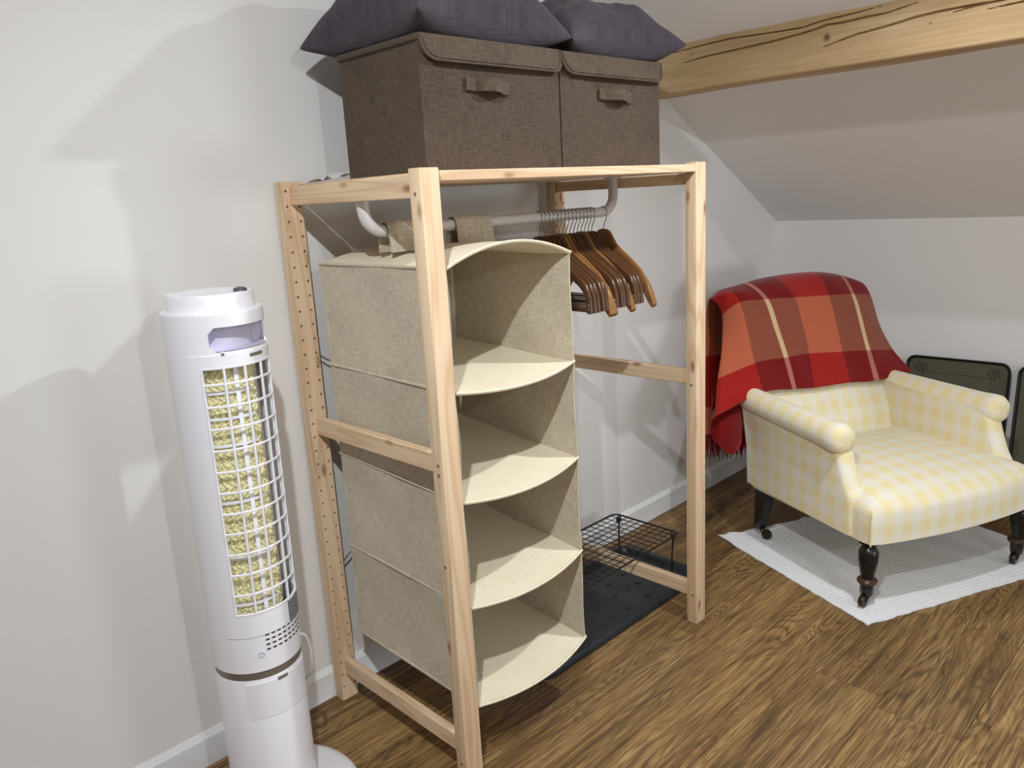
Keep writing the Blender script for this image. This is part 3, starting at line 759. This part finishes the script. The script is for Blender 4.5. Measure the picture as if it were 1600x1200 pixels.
g = G().lathe([(0.012, 0), (0.011, 0.005), (0.006, 0.007)], n=16); q = cp_(0.058, 60, 1.0515); g.v = [(p[0]+q[0], p[1]+q[1], p[2]+q[2]) for p in g.v]
fmk('power_button', g, plain('purple_button', S(92, 70, 96), 0.3), cap)
# handle pocket
g = patch(0.062, fr_(-10, 102, 4), [0.9575, 0.999]); zr = fr_(-10, 102, 4)
g.grid([[cp_(r_, t, 0.9575) for t in zr] for r_ in (0.062, 0.0835)]); g.grid([[cp_(r_, t, 0.9995) for t in zr] for r_ in (0.062, 0.0835)])
for t in (-10, 102): g.grid([[cp_(r_, t, z) for z in (0.9575, 0.9995)] for r_ in (0.062, 0.0835)])
fmk('handle_pocket', g, 'fan_in', smooth=30)
# grille cover with window
cov = fmk('grille_cover', patch(lambda z: RU(z)+0.0016, fr_(-36, -20, 4)+fr_(-16, 100, 4)+fr_(104, 116, 4), [0.425, 0.46, 0.471, 0.6, 0.75, 0.93, 0.952], inwin), 'fan', smooth=40, thick=0.0028)
for k_ in range(6):
    th = -20+24*k_
    fmk('grille_bar', G().tube([cp_(RU(z)+0.0006, th, z) for z in (0.469, 0.62, 0.78, 0.932)], 0.0025, 6), 'fan', cov)
for z in (0.930, 0.902, 0.863, 0.824, 0.785, 0.746, 0.707, 0.668, 0.630, 0.590, 0.550, 0.510, 0.471):
    fmk('grille_bar', G().tube([cp_(RU(z)+0.0004, th, z) for th in fr_(-20, 100, 6)], 0.0024, 6), 'fan', cov)
# cooling pad: crimped sheet
thp = fr_(-26, 56, 1.2); zp = fr_(0.462, 0.938, 0.0022)
rws = []
for z in zp:
    r = []
    for th in thp:
        s_ = th*0.062*PI/180
        amp = 0.0030*math.sin(s_*520+1.4*math.sin(z*360))*math.cos(z*250+0.8*math.sin(s_*400))+0.0012*hsh(round(z, 3), round(th, 1))
        r.append(cp_(0.0655+amp, th, z))
    rws.append(r)
fmk('cooling_pad', G().grid(rws), 'pad', smooth=0)
fmk('inner_core', G().lathe([(0.0608, 0.455), (0.0608, 0.945)], n=40, cap=True), 'fan_core')
for th in (-25, 20.5): fmk('inner_frame_bar', G().grid([[cp_(0.0716, th+d, z) for d in (-3.2, 0, 3.2)] for z in (0.46, 0.7, 0.94)]), 'fan', thick=0.0015)
for i, z in enumerate((0.485, 0.530, 0.577, 0.626, 0.684, 0.731, 0.789, 0.838, 0.884, 0.915)):
    if i % 2 == 0 or i == 7: fmk('inner_frame_bar', G().grid([[cp_(0.0716, t, z+d) for t in fr_(-25, 44, 4)] for d in (-0.0025, 0.0025)]), 'fan', thick=0.0015)
# small details
def rad_disc(r, th, z, R, h, mat, name, n=14):
    g = G().lathe([(R, -0.001), (R, h), (R*0.55, h), (R*0.5, h*0.3)], n=n); c = Vector(cp_(1, th, 0)); t_ = Vector((-c.y, c.x, 0)); o = Vector(cp_(r, th, z))
    g.v = [tuple(o+t_*p[0]+Vector((0, 0, p[1]))+c*p[2]) for p in g.v]; return fmk(name, g, mat)
rad_disc(0.0855, 5, 0.9525, 0.0052, 0.0014, 'fan', 'screw_recess'); rad_disc(0.0862, 5, 0.9525, 0.0028, 0.001, 'screw', 'screw')
fmk('cover_latch', patch(0.0878, fr_(36, 56, 2), [0.942, 0.9475]), 'band', thick=0.001)
gv = G()
for i in range(5):
    for j in range(8):
        q = patch(0.0835, fr_(11+j*8.2, 16+j*8.2, 2.5), [0.392+i*0.0098, 0.3948+i*0.0098]); gv.add(q.v, q.f)
fmk('vent_slots', gv, 'black', thick=0.0008)  # black patches: the shade inside the open slots is put in as colour
fmk('rating_sticker', patch(lambda z: 0.0856, fr_(48, 80, 4), [0.4265, 0.4675]), 'sticker', thick=0.0004)
rad_disc(0.0818, 4, 0.386, 0.006, 0.0022, 'fan_in', 'feed_plug')
fmk('tank_door', patch(0.0829, fr_(-22, 74, 4), [0.254, 0.30, 0.328]), 'fan', thick=0.0014)
fmk('tank_latch', patch(0.0838, fr_(20, 34, 2), [0.3235, 0.3295]), 'band', thick=0.001)
cpts = spline([cp_(0.080, 78, 0.374), cp_(0.091, 82, 0.366), cp_(0.097, 84, 0.34), cp_(0.098, 86, 0.31), cp_(0.096, 92, 0.28), cp_(0.094, 102, 0.26), cp_(0.092, 116, 0.235), cp_(0.094, 135, 0.18), cp_(0.10, 150, 0.10), cp_(0.118, 160, 0.03)], 5)
fmk('power_cord', G().tube(cpts, 0.0032, 8), 'cord', smooth=60)
# ================================================================== armchair
CH = (1.229, -0.308, 0.0); CR = math.radians(-24.2826)
ch = thing('armchair', 'low yellow gingham armchair with scroll arms and dark castored legs', 'armchair', CH, CR)
def cmk(name, g, mat, par=None, **kw): return mk(name, g, mat, par or ch, False, **kw)
MZ = 0.0065                                               # feet stand on the pad
# seat: crowned cushion with bowed front
def seat_ring(ins, z, n=18):
    a0, a1, b0, b1 = -0.024+ins, 0.612-ins, -0.030+ins, 0.500-ins
    pts = []
    for k_ in range(n): f = k_/n; a = a0+(a1-a0)*f; pts.append((a, b0-0.030*(1-(2*f-1)**2), z))
    for k_ in range(n): f = k_/n; pts.append((a1, b0+(b1-b0)*f, z))
    for k_ in range(n): f = k_/n; pts.append((a1+(a0-a1)*f, b1, z))
    for k_ in range(n): f = k_/n; pts.append((a0, b1+(b0-b1)*f, z))
    # soften corners
    out = []
    N = len(pts)
    for i, p in enumerate(pts):
        if i % n == 0:
            q, r = pts[i-1], pts[(i+1) % N]; p = tuple((p[c]*2+q[c]*0.5+r[c]*0.5)/3 for c in range(3))
        out.append(p)
    return out
prof = [(0.006, 0.198), (0.0, 0.203), (0.0, 0.245), (0.0, 0.285), (0.003, 0.300), (0.012, 0.313), (0.028, 0.324), (0.055, 0.335), (0.10, 0.347), (0.15, 0.355), (0.20, 0.360), (0.24, 0.362)]
rws = []; uv = []
for ins, z in prof:
    R = seat_ring(ins, z); rws.append(R)
    for p in R:
        b_ = p[1]-0.0; 
        if z < 0.30:
            front = p[1] < 0.02 or p[1] > 0.48
            uv.append((p[0], z-0.31+(-0.03 if front else 0)) if (p[1] < -0.0 or p[1] > 0.49) else (p[1]+0.02, z))
        else: uv.append((p[0], p[1]))
g = G().grid(rws, closed=True); n = len(rws[0]); g.f += [tuple(range(n))[::-1], tuple(range((len(rws)-1)*n, len(rws)*n))]
cmk('seat', g, 'gingham', smooth=50, uvs=uv)
mkp = lambda a: [(a, -0.0315, z) for z in (0.2, 0.25, 0.29)]
for a in (-0.024, ): cmk('corner_piping', G().tube([(-0.0225, -0.0290, z) for z in (0.200, 0.24, 0.285)]+[(-0.0195, -0.0250, 0.301)], 0.0022, 6), 'gingham')
# arms
def arm(ac, s):
    # side panel outline in (b, z): front edge sweeps from the seat front up to the scroll
    fr = spline([(0.034, 0.206), (0.036, 0.262), (0.042, 0.312), (0.060, 0.345), (0.078, 0.385), (0.092, 0.425), (0.104, 0.462)], 3)
    bk = [(0.55, 0.490), (0.540, 0.45), (0.517, 0.33), (0.512, 0.215)]
    pl = fr+bk
    w = 0.031
    g = G(); n = len(pl)
    rows = []
    cb, cz = 0.30, 0.34
    for (da, ins) in [(w*q, 0.020*(1-math.sqrt(max(0, 1-q*q)))) for q in (-1, -0.92, -0.75, -0.5, -0.2, 0.2, 0.5, 0.75, 0.92, 1)]:
        rows.append([(ac+da, p[0]-0.004+(ins if p[0] < 0.2 else -ins*0.5), p[1]) for p in pl])
    g.grid(rows, closed=True); g.f += [tuple(range(n)), tuple(range(9*n, 10*n))[::-1]]
    uv = []
    for ri, r in enumerate(rows):
        for p in r: uv.append((p[1]+(p[0]-ac)*0.9, p[2]+0.01))
    cmk('arm_panel', g, 'gingham', smooth=50, uvs=uv)
    # padded roll on top, swelling to the front scroll
    ps = []; rr = []
    N = 26
    for i in range(N+1):
        f = i/N; b_ = 0.088+(0.52-0.088)*f
        z = 0.468+0.010*f+(0.016*f if s < 0 else 0)
        ps.append((ac+s*(0.012-0.004*f), b_, z)); 
        e = 1.0 if f > 0.05 else 0.78+0.22*math.sin(PI/2*f/0.05)
        rr.append((0.0425-0.003*f+0.003*math.exp(-((f-0.06)/0.07)**2))*e)
    ps.insert(0, (ps[0][0], 0.084, ps[0][2])); rr.insert(0, 0.016)
    g = G().tube(ps, rr, 20)
    uv = []
    for i, p in enumerate(ps):
        for j in range(20): uv.append((p[1], 0.04*2*PI*j/20*0.9))
    r_ = cmk('arm_roll', g, 'gingham', smooth=60, uvs=uv)
    for k_ in range(3):                                    # gathered pleats on the scroll face
        aa = (-1.9, -1.2, -2.6)[k_] if s < 0 else (-1.9, -1.2, -0.5)[k_]
        pp = [(ps[1][0]+0.004*math.cos(aa), 0.0845, ps[1][2]+0.004*math.sin(aa)), (ps[1][0]+0.02*math.cos(aa), 0.0862, ps[1][2]+0.02*math.sin(aa)), (ps[1][0]+0.034*math.cos(aa), 0.0905, ps[1][2]+0.034*math.sin(aa))]
        cmk('pleat', G().tube(pp, [0.001, 0.0022, 0.001], 6), 'gingham', r_)
arm(-0.001, -1); arm(0.572, 1)
# back: reclined padded shell
def backb(z): return 0.462+0.53*(z-0.36)
ol = [(0.012, 0.205), (0.012, 0.40), (0.012, 0.52), (0.020, 0.60), (0.026, 0.70), (0.030, 0.765), (0.045, 0.803), (0.090, 0.825), (0.18, 0.837), (0.305, 0.842)]
ol = ol+[(0.61-a, z) for a, z in ol[-2::-1]]
rows = []
for (d, ins) in ((-0.006, 0.030), (0.0, 0.008), (0.02, 0.0), (0.06, 0.0), (0.085, 0.012)):
    rows.append([(a+(ins if a < 0.305 else -ins if a > 0.305 else 0), (backb(z) if z > 0.33 else backb(0.33))+d+(0.0 if z > 0.3 else 0), z-(ins if z > 0.78 else 0)) for a, z in ol])
g = G().grid(rows, closed=True); n = len(ol)
# front face filled as strips
for base in (0, 4*n):
    for i in range(n//2): 
        q = (base+i, base+i+1, base+n-2-i, base+n-1-i)
        if len(set(q)) == 4: g.f.append(q)
        elif len(set(q)) == 3: g.f.append(tuple(dict.fromkeys(q)))
uv = [(p[0], p[2]) for r in rows for p in r]
cmk('backrest', g, 'gingham', smooth=55, uvs=uv)
# legs
def turned_leg(a, b_):
    pr = [(0.0285, 0.203), (0.0285, 0.196), (0.020, 0.189), (0.0165, 0.184), (0.0205, 0.179), (0.0262, 0.168), (0.0272, 0.158), (0.0262, 0.150), (0.0272, 0.147), (0.0252, 0.132), (0.0205, 0.104), (0.0178, 0.090), (0.0185, 0.087)]
    lg = cmk('leg', G().lathe(pr, a, b_, 28), 'legwood', smooth=40)
    cmk('leg_ring', G().lathe([(0.0185, 0.088), (0.0245, 0.085), (0.0275, 0.080), (0.0265, 0.074), (0.0215, 0.070), (0.0185, 0.068)], a, b_, 28), 'legring', lg, smooth=40)
    cmk('leg_ferrule', G().lathe([(0.0192, 0.069), (0.0185, 0.045), (0.0165, 0.040), (0.0165, 0.036), (0.010, 0.034)], a, b_, 24), 'legwood', lg, smooth=40)
    caster(a, b_, lg, 200)
def caster(a, b_, par, ang):
    an = math.radians(ang); dx, dy = math.cos(an), math.sin(an)
    cx, cy = a+dx*0.021, b_+dy*0.021; R = 0.0165; zc = MZ+R
    g = G()
    q = G().lathe([(0.006, -0.0075), (R*0.92, -0.0072), (R, -0.005), (R, 0.005), (R*0.92, 0.0072), (0.006, 0.0075)], n=22)
    g.add([(cx+dx*p[0]-dy*p[2], cy+dy*p[0]+dx*p[2], zc+p[1]) for p in q.v], q.f)
    cmk('caster_wheel', g, 'caster', par, smooth=40)
    for sd in (-1, 1):
        o_ = 0.0092*sd
        ps = spline([(a-dy*o_*0.4, b_+dx*o_*0.4, 0.040), (a+dx*0.006-dy*o_, b_+dy*0.006+dx*o_, 0.034), (cx-dy*o_, cy+dx*o_, zc)], 4)
        cmk('caster_fork', G().tube(ps, 0.0032, 6), 'caster', par)
turned_leg(0.006, 0.004); turned_leg(0.590, 0.004)
def rear_leg(a):
    rows = []
    for f in [i/10 for i in range(11)]:
        z = 0.205+(0.042-0.205)*f; h = 0.024-0.009*f
        b_ = 0.468+0.030*f**1.6; aa = a+ (0.004*f if a < 0.3 else -0.004*f)
        rows.append([(aa-h, b_-h, z), (aa+h, b_-h, z), (aa+h, b_+h, z), (aa-h, b_+h, z)])
    g = G().grid(rows, closed=True); g.f += [(0, 1, 2, 3), (40, 41, 42, 43)]
    lg = cmk('leg', g, 'legwood', smooth=30)
    caster(a+(0.004 if a < 0.3 else -0.004), 0.492, lg, 300)
rear_leg(0.018); rear_leg(0.590)
# ---- blanket over the back
bl = thing('blanket', 'red and orange checked wool blanket thrown over the back of the armchair', 'blanket', CH, CR)
R1 = [[-0.018, 0.719, 0.802], [0.029, 0.683, 0.827], [0.114, 0.689, 0.842], [0.23, 0.695, 0.852], [0.404, 0.695, 0.852], [0.507, 0.688, 0.838], [0.578, 0.677, 0.815]]
R2 = [[-0.0, 0.692, 0.75], [0.033, 0.640, 0.796], [0.136, 0.634, 0.797], [0.25, 0.629, 0.793], [0.393, 0.626, 0.787], [0.502, 0.628, 0.781], [0.598, 0.645, 0.766]]
R3 = [[-0.047, 0.624, 0.66], [0.03, 0.590, 0.699], [0.141, 0.582, 0.705], [0.248, 0.580, 0.702], [0.386, 0.578, 0.694], [0.5, 0.580, 0.686], [0.601, 0.590, 0.655]]
R4 = [[-0.115, 0.546, 0.57], [0.023, 0.541, 0.606], [0.148, 0.541, 0.610], [0.246, 0.542, 0.611], [0.383, 0.538, 0.602], [0.492, 0.535, 0.594], [0.617, 0.546, 0.579]]
R5 = [[-0.18, 0.465, 0.474], [0.025, 0.498, 0.515], [0.156, 0.503, 0.508], [0.235, 0.501, 0.502], [0.386, 0.499, 0.500], [0.496, 0.493, 0.494], [0.657, 0.495, 0.507]]
R0 = [[p[0]*0.97+0.012, 0.765+0.01*math.sin(i*2.1), p[2]-0.010] for i, p in enumerate(R1)]
Rb1 = [[p[0]*0.95+0.02, 0.797+0.012*math.sin(i*1.7), 0.72+0.01*math.sin(i)] for i, p in enumerate(R1)]
Rb2 = [[p[0]*0.93+0.02, 0.800+0.022*math.sin(i*2.3+1), 0.55] for i, p in enumerate(R1)]
Rb3 = [[p[0]*0.93+0.02, 0.795+0.030*math.sin(i*2.3+1), 0.285+0.012*math.sin(i*1.3)] for i, p in enumerate(R1)]
ctrl = [R5, R4, R3, R2, R1, R0, Rb1, Rb2, Rb3]
NU, NV = 8, 7
gr = upgrid([[tuple(p) for p in r] for r in ctrl], NU, NV)
uc = spline([(0.0, 0), (0.10, 0), (0.20, 0), (0.30, 0), (0.42, 0), (0.52, 0), (0.62, 0)], NU)
vc = spline([(0.345, 0), (0.25, 0), (0.16, 0), (0.07, 0), (0.0, 0), (-0.05, 0), (-0.12, 0), (-0.28, 0), (-0.46, 0)], NV)
gr2 = []
for i, r in enumerate(gr):
    gr2.append([(p[0], p[1]+0.0025*math.sin(j*0.55+i*0.2)*math.sin(i*0.31), p[2]) for j, p in enumerate(r)])
g = G().grid(gr2); uv = [(uc[j][0], vc[i][0]) for i in range(len(gr2)) for j in range(len(gr2[0]))]
mk('blanket_cloth', g, 'tartan', bl, False, smooth=80, uvs=uv, thick=0.005)
FL_ = [[[-0.145, 0.540, 0.520], [-0.085, 0.552, 0.525], [-0.030, 0.556, 0.530]], [[-0.152, 0.527, 0.459], [-0.093, 0.522, 0.466], [-0.040, 0.536, 0.474]], [[-0.172, 0.502, 0.402], [-0.109, 0.494, 0.407], [-0.048, 0.512, 0.413]], [[-0.136, 0.490, 0.349], [-0.105, 0.482, 0.330], [-0.066, 0.492, 0.352]]]
gr = upgrid([[tuple(p) for p in r] for r in FL_], 6, 6)
g = G().grid(gr); uv = [(0.24-0.05*j/12-0.11*i/18, 0.27+0.05*j/12) for i in range(len(gr)) for j in range(len(gr[0]))]
mk('blanket_flap', g, 'tartan', bl, False, smooth=80, uvs=uv, thick=0.004)
last = gr2[-1]
for j in range(0, len(last)):
    for q in range(2):
        p = last[j]; p2 = last[min(j+1, len(last)-1)]; f = q*0.5
        x, y, z = (p[c]+(p2[c]-p[c])*f for c in range(3))
        dl = 0.075+0.03*hsh(j, q)
        mk('fringe_tassel', G().tube([(x, y, z+0.004), (x+0.006*(hsh(j, q, 1)-0.5), y+0.004*(hsh(q, j)-0.5), z-dl*0.5), (x+0.018*(hsh(j, q, 2)-0.5), y+0.006*(hsh(q, j, 5)-0.5), z-dl)], [0.0024, 0.0028, 0.0012], 5), 'fringe', bl, False)
# ---- white pad under the chair
P00, P01 = Vector((1.133, -0.352, 0)), Vector((1.383, 0.258, 0))       # front-left, back-left
P10, P11 = Vector((1.885, -0.690, 0)), Vector((2.075, -0.075, 0))       # front-right, back-right
rws = []; uv = []; nA, nB = 46, 40
for j in range(nB+1):
    r = []; t = j/nB
    for i in range(nA+1):
        s_ = i/nA
        p = (P00*(1-s_)+P10*s_)*(1-t)+(P01*(1-s_)+P11*s_)*t
        if i in (0, nA): p += (P10-P00).normalized()*0.004*(hsh(j, i)-0.5)
        if j == 0: p += Vector((0, 1, 0))*0.006*(hsh(i, 4)-0.5)
        if j == nB: p += Vector((-0.3, -0.9, 0))*(0.045*abs(math.sin(s_*7))+0.008*hsh(i, 8))
        near = math.exp(-((s_)**2/0.02+(t-1)**2/0.02))
        z = 0.0046+0.006*near*abs(math.sin(s_*34+t*9))+0.0008*math.sin(s_*40+t*13)
        r.append((p.x, p.y, max(z, 0.004))); uv.append((s_*0.83, t*0.66))
    rws.append(r)
tag(mk('floor_pad', G().grid(rws), 'towel', smooth=60, uvs=uv, thick=0.0035), 'white quilted pad spread on the floor under the armchair', 'mat')
# ---- lacquered trays leaning on the right wall
def lean_tray(y0, y1, h, label):
    t = thing('serving_tray', label, 'tray', (2.245, (y0+y1)/2, 0), 0, 'dark lacquered trays against the right wall')
    xb, xt = 2.238, 2.287
    def tp(y, s_, d): f = s_/h; return (xb+(xt-xb)*f-d, y, 0.002+s_)
    ol_ = rrect(y0, y1, 0.0, h, 0.035, 8)
    def ins(d): return rrect(y0+d, y1-d, d, h-d, max(0.035-d, 0.008), 8)
    rows = [[tp(y, s_, 0.0) for y, s_ in ins(0.004)], [tp(y, s_, 0.016) for y, s_ in ins(0.0)], [tp(y, s_, 0.020) for y, s_ in ins(0.003)], [tp(y, s_, 0.016) for y, s_ in ins(0.008)], [tp(y, s_, 0.006) for y, s_ in ins(0.012)]]
    g = G().grid(rows, closed=True); n = len(rows[0]); g.f += [tuple(range(n))]
    mk('tray_rim', g, 'trayrim', t, smooth=40)
    n2 = ins(0.011); g = G().prism(n2, lambda y, s_: tp(y, s_, 0.002), lambda y, s_: tp(y, s_, 0.0075)); mk('tray_face', g, 'tray', t, smooth=0)
    mk('gilt_line', G().tube([tp(y, s_, 0.0076) for y, s_ in rrect(y0+0.062, y1-0.062, 0.062, h-0.062, 0.003, 2)], 0.0009, 5, closed=True), 'trayline', t)
    for sy in (0, 1):
        cy = (y1-0.055) if sy else (y0+0.055)
        go = G()
        for q in range(16):
            a = q*2.4; rr = 0.005*math.sqrt(q); cz = h-0.045
            b_ = G().lathe([(0.0045, 0), (0.003, 0.0004)], n=7); o_ = tp(cy+rr*math.cos(a)*1.2, cz+rr*math.sin(a), 0.0076)
            go.add([(o_[0]-p[2], o_[1]+p[0], o_[2]+p[1]) for p in b_.v], b_.f)
        mk('corner_ornament', go, 'trayorn', t)
    return t
lean_tray(-0.376, -0.024, 0.512, 'dark olive lacquered tray with rounded corners leaning upright behind the armchair')
lean_tray(-0.760, -0.396, 0.512, 'dark lacquered tray leaning on the wall, cut off by the right picture edge')
